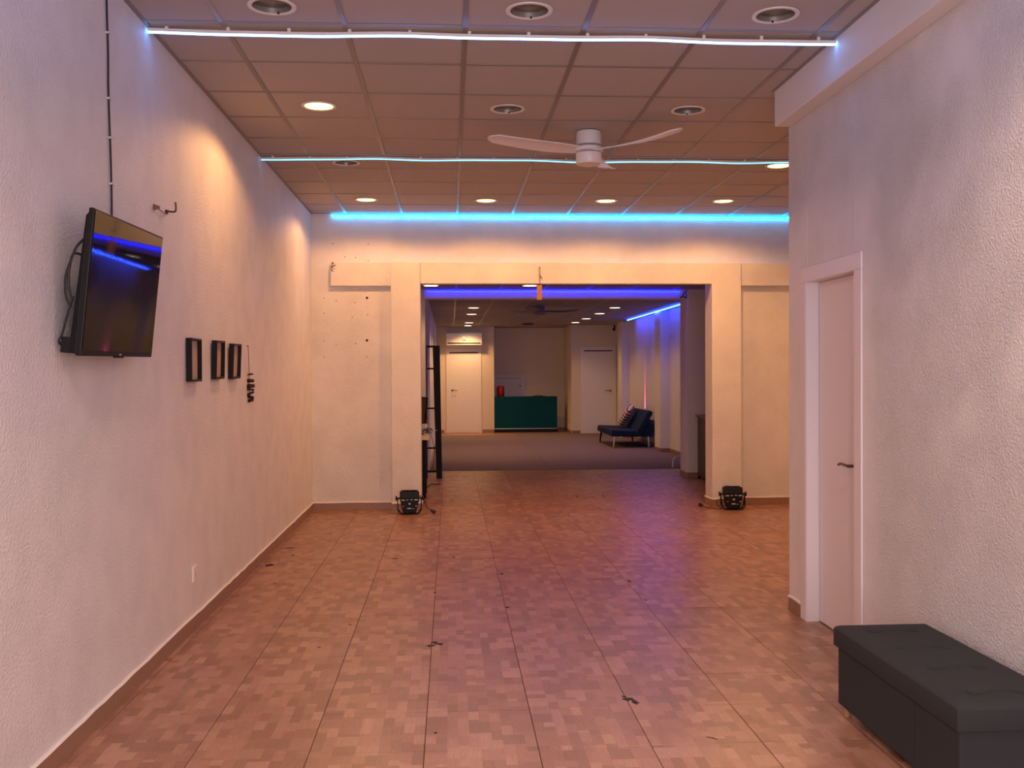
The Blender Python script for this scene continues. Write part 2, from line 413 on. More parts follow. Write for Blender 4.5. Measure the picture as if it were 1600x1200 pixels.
for i in range(len(XS)-1):
    for j in range(len(YS)-1):
        x0, x1, y0, y1 = XS[i], XS[i+1], YS[j], YS[j+1]
        if y1 < 6.2 and x0 > 2.1: continue
        if y1 < 6.1 and x0 < 2.01 < x1: x1 = 2.013
        if y1 < 3.7:
            back_panels.box(x0+.006, y0+.006, CH+.0035, min(x1, 2.02)-.006, y1-.006, CH+.017); continue
        hs = [h for h in HOLES if x0 < h[0] < x1 and y0 < h[1] < y1]
        panel(x0, x1, y0, y1, hs[0] if hs else None)
back_panels.build('panel_field', M['ceil'], ceiling)['kind'] = 'stuff'
for x in XS[1:-1]:
    ya = -1.95 if x < 2.0 else 6.1
    b = MB((x, (ya+10.86)/2, CH)).box(x-.013, ya, CH, x+.013, 10.86, CH+.003)
    b.build('runner_bar', M['tbar']).parent = ceiling
for y in YS[1:-1]:
    xb = 2.01 if y < 6.05 else 4.6
    for k in range(len(XS)-1):
        x0, x1 = XS[k], min(XS[k+1], xb)
        if x1-x0 < .05 or (y < 3.7): continue
        b = MB(((x0+x1)/2, y, CH)).box(x0+.013, y-.011, CH+.0004, x1-.013, y+.011, CH+.0032)
        b.build('cross_bar', M['tbar']).parent = ceiling
# wall angle round the edge
wa = MB()
wa.box(-1.5, -1.95, CH-.001, -1.478, 10.86, CH+.003); wa.box(1.99, -1.95, CH-.001, 2.01, 6.05, CH+.003); wa.box(-1.5, 10.838, CH-.001, 4.6, 10.86, CH+.003)
wa.build('edge_bar', M['tbar'], ceiling)

# walls of the front hall
struct(MB().box(-1.75, -2.2, -.01, -1.5, 13.7, 3.42), 'wall_left', M['wall'])
DY0, DY1, DZ = 5.055, 5.755, 2.02     # side door opening
wr = MB()
wr.box(2.11, -2.2, -.01, 2.36, DY0, 3.42); wr.box(2.11, DY0, DZ, 2.36, DY1, 3.42); wr.box(2.11, DY1, -.01, 2.36, 6.08, 3.42)
wall_right = struct(wr, 'wall_right', M['wall_rough'], bevel=.004)
struct(MB().box(2.3, 5.88, -.01, 4.75, 6.079, 3.42), 'wall_return', M['wall_smooth'])
struct(MB().box(2.01, -2.2, 3.0, 2.112, 6.047, 3.42), 'trim_1', M['wall_smooth'], bevel=.006)
struct(MB().box(4.6, 6.0, -.01, 4.8, 14.1, 3.42), 'wall_recess', M['wall_smooth'])
# shop front behind the camera
sf = MB(); sf.box(-1.75, -2.2, -.01, -1.2, -2.0, 3.42); sf.box(1.8, -2.2, -.01, 2.36, -2.0, 3.42); sf.box(-1.2, -2.2, 2.65, 1.8, -2.0, 3.42)
struct(sf, 'wall_front', M['wall_smooth'])

# partition with the wide opening
wb = MB()
YB = 10.86; wb.box(-1.5, YB, -.01, -.6, 11.06, 2.6)
wb.box(3.0, YB, -.01, 4.6, 11.06, 2.6)
wb.box(-1.5, YB, 2.6, -.33, 11.06, 3.42); wb.box(2.88, YB, 2.6, 4.6, 11.06, 3.42); wb.box(-.33, YB, 2.66, 2.88, 11.06, 3.42)
wall_back = struct(wb, 'wall_back', M['wall_back'])
hm = MB((0, 10.9, 2))
for (x, z) in [(-1.364,2.306),(-1.233,2.278),(-1.033,2.257),(-1.365,2.139),(-1.061,2.097),(-.895,2.124),(-1.367,1.84),(-1.236,1.804),(-1.029,1.811),(-1.368,1.666),(-.905,1.664)]:
    hm.cyl((x, 10.858, z), (x, 10.863, z), .0055, seg=8)
for x, z in [(-.901, 2.306), (-.904, 1.845)]: hm.cyl((x, 10.857, z), (x, 10.863, z), .014, seg=10)
for (x, z) in [(-1.267,2.893),(-.883,2.887),(-1.138,2.748),(-1.022,2.742),(-.885,2.708)]:
    hm.cyl((x, 10.858, z), (x, 10.863, z), .0055, seg=8)
o = hm.build('screw_holes', M['chip']); o.parent = wall_back; o.location = (0, 10.9, 2); o['kind'] = 'stuff'
# beam face over the opening, and its left stub with a broken corner
bm_ = MB(); bm_.box(-.33, 10.77, 2.452, 2.88, 10.87, 2.69); struct(bm_, 'trim_2', M['wall_back'], bevel=.008)
st = MB(); st.prism([(-1.285, 2.43), (-.62, 2.43), (-.62, 2.69), (-1.24, 2.69), (-1.25, 2.665), (-1.262, 2.65), (-1.255, 2.62), (-1.285, 2.60)], 1, 10.795, 10.865)
struct(st, 'trim_3', M['wall_back'], bevel=.006)
struct(MB().box(3.19, 10.785, 2.435, 4.6, 10.865, 2.69), 'trim_4', M['wall_back'], bevel=.006)
broken = MB((-1.27, 10.8, 2.65))
for (x, z, r) in [(-1.262, 2.672, .016), (-1.252, 2.645, .013), (-1.27, 2.635, .011), (-1.235, 2.65, .010), (-1.272, 2.60, .012), (-1.258, 2.59, .009), (-1.24, 2.615, .008)]:
    P = [(x+r*random.uniform(.5, 1.3)*math.cos(2*PI*i/9), z+r*random.uniform(.4, 1.2)*math.sin(2*PI*i/9)) for i in range(9)]
    broken.prism(P, 1, 10.797, 10.822)
o = broken.build('broken_plaster', M['brown_wood']); o.parent = wall_back; o.location = (-1.27, 10.8-.005, 2.65)
struct(MB().box(-.64, 10.75, -.01, -.322, 11.06, 2.69), 'trim_5', M['wall_back'], bevel=.01)
struct(MB().box(2.872, 10.75, -.01, 3.2, 11.06, 2.69), 'trim_6', M['wall_back'], bevel=.01)

# second partition
p2 = MB(); p2.box(-1.5, 13.65, -.01, -.345, 14.1, C2+.01); p2.box(3.3, 13.65, -.01, 4.6, 14.1, C2+.01)
struct(p2, 'wall_middle', M['wall_smooth'])
struct(MB().box(-.345, 13.70, 2.515, 3.3, 14.0, C2+.01), 'trim_7', M['wall_smooth'])
# lower ceiling
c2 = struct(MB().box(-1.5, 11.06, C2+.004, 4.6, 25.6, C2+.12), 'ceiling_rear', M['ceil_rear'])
gb = MB((0, 18, C2))
x = .083-1.2
while x < 4.5:
    if x > -1.4:
        for (a, b_) in ((11.07, 13.69), (14.01, 23.88)):
            if a > 14 and (x < -.3 or x > 4.0): continue
            gb.box(x-.012, a, C2, x+.012, b_, C2+.005)
    x += .6
y = 11.4
while y < 23.8:
    if not 13.6 < y < 14.1: gb.box(-.34 if y > 14 else -1.49, y-.010, C2+.001, 4.02 if y > 14 else 4.59, y+.010, C2+.005)
    y += .6
o = gb.build('grid_bars', M['tbar'], None); o.parent = c2; o.location = (0, 18, C2); o['kind'] = 'stuff'

# rear room
struct(MB().box(-.56, 14.1, -.01, -.345, 24.8, C2+.01), 'wall_rear_left', M['wall_smooth'])
struct(MB().box(4.03, 14.1, -.01, 4.25, 24.1, C2+.01), 'wall_rear_right', M['wall_smooth'])
struct(MB().box(-.56, 24.6, -.01, 1.078, 24.9, C2+.01), 'wall_rear', M['wall_far'])
struct(MB().box(2.92, 23.9, -.01, 4.25, 25.6, C2+.01), 'wall_rear_side', M['wall_far'])
struct(MB().box(.9, 25.4, -.01, 2.92, 25.6, C2+.01), 'wall_alcove', M['wall_far'])
struct(MB().box(.9, 24.9, -.01, 1.078, 25.4, C2+.01), 'wall_alcove_side', M['wall_far'])
struct(MB().box(3.86, 18.1, -.01, 4.04, 18.6, C2+.005), 'trim_8', M['wall_smooth'])
struct(MB().box(3.86, 22.2, -.01, 4.04, 22.7, C2+.005), 'trim_9', M['wall_smooth'])

# skirting tiles
def skirting(name, segs, h=.08, t=.012, bead=True):
    """segs: list of (x0,y0,x1,y1,nx,ny): run on the floor and the direction it stands proud"""
    root = bpy.data.objects.new(name, None); COL.objects.link(root); root['kind'] = 'structure'
    root.location = (segs[0][0], segs[0][1], 0)
    bd = MB(root.location); n_ = 0
    for (x0, y0, x1, y1, nx, ny) in segs:
        L_ = math.hypot(x1-x0, y1-y0); n = max(1, round(L_/.45)); dx, dy = (x1-x0)/L_, (y1-y0)/L_
        for i in range(n):
            a, b = L_*i/n+.0015, L_*(i+1)/n-.0015
            p = Vector((x0+dx*a, y0+dy*a, 0)); q = Vector((x0+dx*b, y0+dy*b, 0)); nn = Vector((nx, ny, 0)); tt = t+random.uniform(-.001, .0025)
            hh = h+random.uniform(-.002, .002)
            m_ = MB(root.location)
            m_.hexa([p, q, q+nn*tt, p+nn*tt], [p+Vector((0,0,hh)), q+Vector((0,0,hh)), q+nn*(tt-.003)+Vector((0,0,hh)), p+nn*(tt-.003)+Vector((0,0,hh))])
            m_.build('skirting_tile', M['skirting'], root)
            n_ += 1
        k = max(3, int(L_/.12)); pts = []
        for i in range(k+1):
            a = L_*i/k; pts.append(Vector((x0+dx*a, y0+dy*a, h+.002+random.uniform(-.0015, .004)))+Vector((nx, ny, 0))*(.003+random.uniform(0, .003)))
        if bead: bd.tube(pts, .009, 5)
    if bead: bd.build('paint_edge', M['bead'], root)
    return root
skirting('baseboard_left', [(-1.5, -1.9, -1.5, 10.85, 1, 0)])
skirting('baseboard_back', [(-1.49, 10.86, -.64, 10.86, 0, -1), (-.64, 10.75, -.322, 10.75, 0, -1), (-.322, 10.738, -.322, 11.06, 1, 0), (3.2, 10.86, 4.59, 10.86, 0, -1), (2.860, 10.75, 3.2, 10.75, 0, -1), (2.872, 10.75, 2.872, 11.06, -1, 0)])
skirting('baseboard_right', [(2.11, 5.87, 2.11, 6.07, -1, 0), (2.11, 0, 2.11, 3.0, -1, 0), (2.12, 6.08, 4.59, 6.08, 0, 1)])
skirting('baseboard_middle', [(3.288, 13.65, 4.59, 13.65, 0, -1), (3.3, 13.65, 3.3, 14.1, -1, 0), (-1.49, 13.65, -.35, 13.65, 0, -1)], bead=False)
skirting('baseboard_rear', [(-.33, 24.6, -.16, 24.6, 0, -1), (.78, 24.6, 1.078, 24.6, 0, -1), (1.09, 25.4, 2.92, 25.4, 0, -1), (2.92, 23.9, 2.92, 25.39, -1, 0), (2.93, 23.9, 3.14, 23.9, 0, -1),
    (4.03, 14.1, 4.03, 18.1, -1, 0), (3.86, 18.1, 4.03, 18.1, 0, -1), (3.86, 18.1, 3.86, 18.6, -1, 0), (4.03, 18.6, 4.03, 22.2, -1, 0), (3.86, 22.2, 4.03, 22.2, 0, -1)], bead=False)

# ------------------------------------------------------------------ doors
def handle_parts(parent, pos, d, out, m):
    """lever handle at pos: lever runs along unit vector d, stands off along out"""
    pos = Vector(pos); d = Vector(d); out = Vector(out); org = parent.location
    b = MB(org); b.cyl(pos, pos+out*.008, .024, seg=16); b.cyl(pos, pos+out*.052, .009, seg=10)
    b.tube(smoothpts([pos+out*.05, pos+out*.056+d*.03+Vector((0,0,.004)), pos+out*.056+d*.08+Vector((0,0,.006)), pos+out*.052+d*.125-Vector((0,0,.002))], 4), .008, 8)
    h = b.build('handle', m, parent, smooth=True)
    return h
# side door in the right wall
leaf = MB((2.175, 5.405, 0)).box(2.177, DY0+.005, .008, 2.212, DY1-.005, DZ-.012)
d1 = leaf.build('door_1', M['door']); d1['kind'] = 'structure'
cs = MB(d1.location)
for (y0, y1, z0, z1) in ((4.962, 5.05, 0, 2.012), (5.762, 5.85, 0, 2.012), (4.962, 5.85, 2.012, 2.10)):
    cs.box(2.098, y0, z0, 2.1095, y1, z1)
cs.build('casing', M['door'], d1, bevel=.003)
jb = MB(d1.location)
jb.box(2.10, DY1-.004, 0, 2.176, DY1+.006, DZ-.008); jb.box(2.10, DY0-.006, 0, 2.176, DY0+.004, DZ-.008); jb.box(2.10, DY0, DZ-.01, 2.176, DY1, DZ-.001)
jb.build('jamb', M['door'], d1)
handle_parts(d1, (2.177, 5.20, .975), (0, 1, 0), (-1, 0, 0), M['chrome_dark'])

def far_door(name, x0, x1, y, ztop, hx, hz, hd, gap=.03, mat_='white_matt'):
    cx = (x0+x1)/2; w_ = .08
    r = MB((cx, y, 0)).box(x0+w_, y-.012, .01, x1-w_, y-.004, ztop-w_-gap).build(name, M[mat_]); r['kind'] = 'structure'
    c = MB(r.location)
    c.box(x0, y-.022, 0, x0+w_, y-.001, ztop-w_); c.box(x1-w_, y-.022, 0, x1, y-.001, ztop-w_); c.box(x0, y-.022, ztop-w_, x1, y-.001, ztop)
    c.build('casing', M[mat_], r)
    s = MB(r.location); s.box(x0+w_, y-.006, ztop-w_-gap, x1-w_, y-.003, ztop-w_); s.build('top_gap', M['dark_wood'], r)
    if hx is not None: handle_parts(r, (hx, y-.012, hz), (hd, 0, 0), (0, -1, 0), M['chrome_dark'])
    return r
far_door('door_2', -.107, .763, 24.6, 2.085, .04, 1.06, 1)
far_door('door_3', 1.10, 1.89, 25.4, 1.43, None, 0, 0, .008)
far_door('door_4', 3.146, 4.006, 23.9, 2.105, 3.87, 1.04, -1)
k = MB(bpy.data.objects['door_3'].location); k.lathe([(.012, 0), (.018, .012), (0, .02)], (1.78, 25.388, 1.15), (0, -1, 0), 10)
k.build('knob', M['chrome_dark'], bpy.data.objects['door_3'])

# ------------------------------------------------------------------ downlights
def spot(name, loc, color, power, angle, blend, r, parent, rot=(0, 0, 0)):
    l = bpy.data.lights.new(name, 'SPOT'); l.color = color; l.energy = power; l.spot_size = math.radians(angle); l.spot_blend = blend; l.shadow_soft_size = r
    o = bpy.data.objects.new(name, l); COL.objects.link(o); o.parent = parent; o.location = loc; o.rotation_euler = rot
    return o
def downlight(x, y, lit, label, power=LAMP_W):
    t = thing('downlight', label, 'ceiling lamp', (x, y, CH), 'lit downlights in the hall ceiling' if lit else 'unlit downlights in the hall ceiling')
    MB(t.location).lathe([(.092, .018), (.092, -.002), (.101, -.006), (.113, -.003), (.114, .001), (.096, .002)], t.location, seg=32, cap=False).build('trim_ring', M['white_matt'], t, smooth=True)
    zr = CH
    rf = MB(t.location).lathe([(.092, .0), (.088, .03), (.070, .085), (.0, .087)], t.location, seg=32, cap=False)
    rf.build('reflector', M['reflector_on'] if lit else M['reflector'], t, smooth=True)
    if lit:
        MB(t.location).lathe([(.0, -.001), (.086, -.001), (.0915, .003), (.0915, .008), (0, .009)], t.location, seg=32, cap=False).build('diffuser', M['lamp_on'], t, smooth=True)
        spot('lamp_light', (0, 0, -.02), WARM, power, 157, .28, .06, t)
    else:
        MB(t.location).lathe([(.0, .022), (.080, .022), (.086, .026), (0, .027)], t.location, seg=32, cap=False).build('glass', M['glass_off'], t, smooth=True)
        for a in (1.4, 4.85):
            MB(t.location).lathe([(.005, .004), (.006, -.004), (.0, -.006)], Vector((x+.090*math.cos(a), y+.090*math.sin(a), CH)), seg=8).build('clip', M['dark_wood'], t)
    return t
downlight(-.83, 4.75, 0, 'unlit round downlight nearest the camera at the left, in front of the first light strip')
downlight(.385, 4.75, 0, 'unlit round downlight at the top middle, in front of the first light strip')
downlight(1.585, 4.75, 0, 'unlit round downlight at the top right beside the soffit, before the first light strip')
downlight(-.84, 6.5, 1, 'brightly lit warm downlight near the left wall, between the first two light strips', 56)
downlight(.383, 6.52, 0, 'unlit round downlight between the first two light strips, left of the ceiling fan')
downlight(1.578, 6.5, 0, 'unlit round downlight between the first two light strips, right of the ceiling fan')
downlight(-.845, 8.23, 0, 'unlit white downlight just behind the second light strip at the left')
downlight(2.766, 8.21, 1, 'lit downlight at the corner of the right wall, behind the second light strip')
downlight(-.83, 9.97, 1, 'leftmost lit downlight of the row in front of the back wall', 50)
downlight(.365, 9.98, 1, 'second lit downlight from the left of the row in front of the back wall', 50)
downlight(1.577, 9.96, 1, 'third lit downlight from the left of the row in front of the back wall', 50)
downlight(2.77, 9.93, 1, 'rightmost lit downlight of the row in front of the back wall', 50)
# lit lamps of the same ceiling that stand outside the frame, over and behind the camera
spot('hall_lamp_light', (1.35, 2.7, CH-.02), (1, .70, .55), 95, 140, .6, .06, None)
spot('hall_lamp_light', (-.8, 1.6, CH-.02), (1, .74, .66), 110, 150, .6, .06, None)

def rear_light(x, y, label, power, on=True):
    t = thing('downlight', label, 'ceiling lamp', (x, y, C2), 'lit downlights in the lower rear ceiling')
    MB(t.location).lathe([(.092, .003), (.092, -.004), (.104, -.006), (.11, .003)], t.location, seg=24, cap=False).build('trim_ring', M['white_matt'], t, smooth=True)
    MB(t.location).lathe([(.0, -.003), (.092, -.003), (.092, .003), (0, .003)], t.location, seg=24, cap=False).build('diffuser', M['lamp_on_far'], t, smooth=True)
    spot('lamp_light', (0, 0, -.02), (1, .52, .20), power, 135, .7, .06, t)
rear_light(-.25, 13.0, 'lit downlight just behind the opening beam at its left end', 30)
rear_light(1.045, 13.0, 'lit downlight just behind the opening beam, left of the hanging wooden tag', 30)
for i, (x, y) in enumerate([(.41, 17.45), (.417, 19.35), (.428, 22.6), (.424, 23.98)]):
    rear_light(x, y, ['nearest', 'second nearest', 'third nearest', 'farthest'][i]+' lit downlight of the rear room row above the wall air conditioner', 95)
for i, (x, y) in enumerate([(2.91, 17.45), (2.905, 19.19), (2.89, 21.0), (2.86, 22.6)]):
    rear_light(x, y, ['nearest', 'second nearest', 'third nearest', 'farthest'][i]+' lit downlight of the rear room row leading to the right-hand door', 40)

# ------------------------------------------------------------------ light strips
def strip(name_label, p0, p1, m, r=.007, wav=.004, n=60, power_pts=None, clips=True, clipm='white_matt', zc=CH, holder=False, seg=8, seed=1):
    rnd = random.Random(seed); p0 = Vector(p0); p1 = Vector(p1)
    t = thing('light_strip', name_label, 'light strip', (p0+p1)/2)
    ph = [rnd.uniform(0, 6.28) for _ in range(3)]
    pts = []
    for i in range(n+1):
        s = i/n; p = p0.lerp(p1, s)
        L_ = (p1-p0).length*s
        p.z += wav*(math.sin(L_*5.1+ph[0])+.6*math.sin(L_*2.3+ph[1])+.4*math.sin(L_*9.7+ph[2]))
        pts.append(p)
    MB(t.location).tube(pts, r, seg).build('glowing_tube', m, t, smooth=True)
    if holder:
        b = MB(t.location); q0 = None
        for p in pts:
            row = [b.bm.verts.new(p+Vector(o)-b.o) for o in ((0, -r*1.25, -r*.1), (0, -r*1.25, r*1.5), (0, r*1.25, r*1.5), (0, r*1.25, -r*.1), (0, r*1.05, -r*.1), (0, r*1.05, r*1.2), (0, -r*1.05, r*1.2), (0, -r*1.05, -r*.1))]
            if q0:
                for i in range(8): b.bm.faces.new((q0[i], q0[(i+1) % 8], row[(i+1) % 8], row[i]))
            q0 = row
        b.build('holder', M['white_matt'], t)
    if clips:
        d = (p1-p0); L_ = d.length; k = int(L_/.3)
        for i in range(k+1):
            c = p0+d*((i+.3)/(k+.6)); dd = d.normalized()*.009
            b = MB(t.location); b.box(c.x-.008, c.y-.004, c.z+r*.7, c.x+.008, c.y+.004, zc+.002); b.build('clip', M[clipm], t)
    return t, pts
strip('ice-white glowing light strip across the hall ceiling, nearest the camera', (-1.492, 5.055, 3.188), (2.004, 5.055, 3.186), M['led_ice'], .0095, .0035, 90, seed=3, holder=True)
strip('wavy cyan light strip across the hall ceiling behind the fan', (-1.49, 8.0, 3.196), (4.55, 8.0, 3.196), M['led_cyan'], .0085, .0045, 150, seed=5, holder=True)
strip('bright turquoise light strip along the top of the back wall', (-1.27, 10.842, 3.196), (4.55, 10.842, 3.196), M['led_azure'], .0085, .001, 60, clips=False)
strip('deep blue light strip on the beam between the middle bay and the rear room', (-.32, 13.685, 2.607), (3.20, 13.685, 2.607), M['led_blue'], .008, .001, 60, clips=False)
strip('blue light strip along the right wall of the rear room ceiling', (3.83, 21.3, 2.61), (3.83, 16.2, 2.61), M['led_sky'], .012, .0, 60, clips=False)
# next strip of the hall ceiling, above the camera and outside the frame
strip('ice-white light strip above the camera position, outside the picture', (-1.49, 3.45, 3.188), (2.0, 3.45, 3.188), M['led_ice'], .0095, .003, 40, clips=False)

# ------------------------------------------------------------------ ceiling fan
def fan(x, y, zc, label, scale=1.0, ang=(70, 200, 314), m='white', drop=.24, group=None):
    t = thing('ceiling_fan', label, 'fan', (x, y, zc), group)
    h = drop/.24
    MB(t.location).lathe([(.060, 0), (.085, -.004), (.090, -.02), (.092, -.10*h), (.0, -.102*h)], t.location, seg=32, cap=False).build('canopy', M[m], t, smooth=True)
    MB(t.location).lathe([(.0, -.104*h), (.080, -.104*h), (.104, -.120*h), (.104, -.142*h), (.088, -.150*h), (0, -.150*h)], t.location, seg=32, cap=False).build('motor', M[m], t, smooth=True)
    MB(t.location).lathe([(.0, -.156*h), (.092, -.158*h), (.094, -.222*h), (.086, -.236*h), (0, -.240*h)], t.location, seg=32, cap=False).build('light_cap', M[m], t, smooth=True)
    g = MB(t.location); g.lathe([(.0, -.100*h), (.07, -.100*h), (.07, -.159*h), (0, -.159*h)], t.location, seg=24, cap=False); g.build('shaft', M['black'], t, smooth=True)
    for a in ang:
        b = MB(); n = 14; top = []; bot = []
        for i in range(n+1):
            s = i/n; rr = .075+.70*s; wdt = .036+.048*math.sin(min(1, s*1.5+.12)*PI*.5)*(1-.35*s) ; wdt *= (1 if s < .93 else max(.35, 1-(s-.93)*9))
            zz = -.131*h+.018*s*s*1.4-.012*math.sin(s*PI); tw = math.radians(16*(1-.5*s))
            row = []
            for e in (-1, -.4, .4, 1):
                yy = wdt*e+.02*math.sin(s*PI); row.append((rr*scale, yy*math.cos(tw), zz+yy*math.sin(tw)-.006*e*e))
            top.append(row)
        R_ = math.radians(a); ca, sa = math.cos(R_), math.sin(R_)
        V = []
        for dz in (.004, -.004):
            V.append([[b.bm.verts.new((p[0]*ca-p[1]*sa, p[0]*sa+p[1]*ca, p[2]+dz)) for p in row] for row in top])
        for i in range(n):
            for k_ in range(3):
                b.bm.faces.new((V[0][i][k_], V[0][i+1][k_], V[0][i+1][k_+1], V[0][i][k_+1]))
                b.bm.faces.new((V[1][i][k_], V[1][i][k_+1], V[1][i+1][k_+1], V[1][i+1][k_]))
            for k_ in (0, 3): b.bm.faces.new((V[0][i][k_], V[0][i+1][k_], V[1][i+1][k_], V[1][i][k_]))
        for i in (0, n):
            for k_ in range(3): b.bm.faces.new((V[0][i][k_], V[0][i][k_+1], V[1][i][k_+1], V[1][i][k_]))
        b.build('blade', M[m], t, smooth=True)
    return t
fan(1.0, 7.1, CH, 'white flush-mounted three-blade ceiling fan in front of the second light strip')
fan(1.52, 16.9, C2, 'dim three-blade ceiling fan in the rear room behind the hanging tag', .9, (10, 130, 250), 'fan_dim', .16)

# ------------------------------------------------------------------ television
def television():
    t = thing('television', 'black flat television tilted down on the left wall with cables behind it', 'television', (0, 0, 0))
    up = Vector((.06, -.006, .56)).normalized(); wd = Vector((0, 1, .017)); wd = (wd-up*wd.dot(up)).normalized(); nb = up.cross(wd)
    c = Vector((-1.37, 4.302, 1.842))
    m = Matrix(((wd.x, nb.x, up.x, c.x), (wd.y, nb.y, up.y, c.y), (wd.z, nb.z, up.z, c.z), (0, 0, 0, 1)))
    t.matrix_world = m
    W2, H2 = .448, .282
    MB().box(-W2, 0, -H2, W2, .022, H2).build('bezel', M['black'], t, bevel=.004)
    MB().box(-W2+.009, -.0015, -H2+.020, W2-.009, 0.001, H2-.009).build('screen', M['black_gloss'], t)
    b = MB(); b.hexa([(-W2+.004, .02, -H2+.004), (W2-.012, .02, -H2+.004), (W2-.05, .050, -H2+.012), (-W2+.008, .050, -H2+.012)],
                     [(-W2+.004, .02, H2-.012), (W2-.012, .02, H2-.012), (W2-.05, .034, H2-.03), (-W2+.008, .034, H2-.03)])
    b.build('housing', M['black'], t, bevel=.004)
    MB().box(-W2+.010, .045, -H2+.006, W2-.10, .082, -H2+.066).build('speaker_box', M['black'], t, bevel=.004)
    b = MB(); b.box(-.05, -.0005, -H2-.006, .05, .012, -H2+.003); b.build('sensor_bar', M['black'], t)
    b = MB(); b.box(-.012, -.0022, -H2+.006, .012, -.0008, -H2+.011); b.build('maker_mark', M['label_white'], t)
    b = MB(); b.box(-.12, .055, -.02, .12, .075, .02); b.box(-.12, .055, -.15, .12, .07, -.12); b.box(-.03, .06, -.15, .03, .092, .04); b.build('wall_bracket', M['black_metal'], t)
    b = MB(); b.tube(smoothpts([(-.40, .040, .17), (-.44, .055, .13), (-.445, .072, .07), (-.442, .085, .01), (-.44, .078, -.06), (-.43, .06, -.10)], 6), .005, 6)
    b.tube(smoothpts([(-.41, .040, .10), (-.44, .065, .10), (-.442, .075, .04), (-.44, .070, -.03), (-.43, .058, -.08)], 6), .005, 6)
    b.tube(smoothpts([(-.43, .055, -.06), (-.437, .066, -.12), (-.44, .078, -.20), (-.44, .088, -.235), (-.42, .082, -.25)], 6), .0045, 6)
    b.build('loose_cable', M['rubber'], t, smooth=True)
television()
# cable up the wall
t = thing('wall_cable', 'thin black cable clipped to the left wall from the ceiling down to the television', 'cable', (-1.494, 4.48, 2.7))
pts = [(-1.4945, 4.462, CH+.002), (-1.4945, 4.468, 3.05), (-1.4945, 4.478, 2.9), (-1.4945, 4.476, 2.75), (-1.4945, 4.488, 2.58), (-1.4945, 4.50, 2.42), (-1.4945, 4.505, 2.3), (-1.492, 4.51, 2.10), (-1.46, 4.50, 1.98)]
MB(t.location).tube(smoothpts(pts, 5), .0045, 8).build('cord', M['rubber'], t, smooth=True)
for z, y in ((2.985, 4.472), (2.70, 4.479), (2.53, 4.492), (2.33, 4.504)):
    MB(t.location).box(-1.5, y-.012, z-.004, -1.487, y+.012, z+.004).build('clip', M['label_white'], t)
# hook with wire
t = thing('wall_hook', 'small rusty hook and wire screwed into the left wall right of the television', 'hook', (-1.5, 5.25, 2.34))
b = MB(t.location); b.lathe([(.018, 0), (.012, .012), (.006, .03)], (-1.5, 5.15, 2.335), (1, 0, 0), 8); b.tube([(-1.485, 5.15, 2.335), (-1.483, 5.25, 2.325), (-1.488, 5.345, 2.33)], .003, 5)
b.build('wire', M['brown_wood'], t)
b = MB(t.location); b.tube(smoothpts([(-1.5, 5.36, 2.35), (-1.455, 5.36, 2.345), (-1.445, 5.355, 2.36), (-1.446, 5.352, 2.395)], 4), .005, 6); b.cyl((-1.5, 5.36, 2.345), (-1.488, 5.36, 2.345), .012, seg=8)
b.build('hook', M['dark_wood'], t)
# socket
t = thing('wall_socket', 'small white socket plate low on the left wall above the skirting', 'socket', (-1.5, 5.87, .325))
MB(t.location).box(-1.5, 5.825, .28, -1.488, 5.905, .37).build('plate', M['wall_smooth'], t, bevel=.003)
MB(t.location).box(-1.4885, 5.845, .292, -1.4865, 5.887, .345).build('insert', M['wall_smooth'], t)
MB(t.location).box(-1.487, 5.85, .30, -1.486, 5.856, .34).build('slot', M['brown_wood'], t)

# box frames on the left wall
def box_frame(y0, z0, w_, h_, tilt, rollv, label):
    t = thing('box_frame', label, 'picture frame', (-1.5, y0+w_/2, z0), 'three black box frames on the left wall')
    t.rotation_euler = (rollv, tilt, 0)
    D = .034; f = .014; a = w_/2
    b = MB(); b.box(0.001, -a, 0, D, -a+f, h_); b.box(0.001, a-f, 0, D, a, h_); b.box(0.001, -a+f, 0, D, a-f, f); b.box(0.001, -a+f, h_-f, D, a-f, h_)
    b.build('frame', M['frame_wood'], t, bevel=.0015)
    MB().box(.002, -a+f, f, .010, a-f, h_-f).build('backing', M['mat_white'], t)
    MB().box(.0105, -a+.026, .024, .0125, a-.022, h_-.024).build('picture', M['picture'], t)
    MB().box(.0102, -a+f, f, .024, -a+f+.004, h_-f).build('inner_lip', M['mat_white'], t)
box_frame(5.735, 1.443, .235, .250, .00, .0, 'black box frame nearest the television, first of the three on the left wall')
box_frame(6.325, 1.455, .228, .245, .03, .015, 'middle one of the three black box frames on the left wall')
box_frame(6.80, 1.455, .245, .24, .045, .02, 'black box frame farthest from the television, beside the hanging driftwood string')

# driftwood string
t = thing('driftwood_hanging', 'string of small dark driftwood pieces hanging on the left wall beside the box frames', 'wall hanging', (-1.495, 7.47, 1.70))
b = MB(t.location); b.tube([(-1.494, 7.45, 1.695), (-1.492, 7.46, 1.60), (-1.491, 7.47, 1.48), (-1.49, 7.48, 1.28)], .0022, 5); b.build('string', M['string'], t)
MB(t.location).lathe([(.006, 0), (.007, .006), (0, .009)], (-1.5, 7.45, 1.693), (1, 0, 0), 8).build('nail', M['chrome_dark'], t)
for (z, l, r, a) in [(1.484, .085, .008, .05), (1.436, .10, .015, -.03), (1.397, .115, .017, .02), (1.371, .11, .010, -.08), (1.343, .105, .010, .18), (1.315, .09, .013, -.2), (1.29, .08, .013, .1)]:
    c = Vector((-1.482, 7.475, z)); d = Vector((.25, math.cos(a), math.sin(a))).normalized()
    MB(t.location).lathe([(r*.5, 0), (r, l*.15), (r*.85, l*.55), (r*.95, l*.85), (r*.4, l)], c-d*l/2, d, 7).build('driftwood', M['frame_wood'], t, smooth=True)

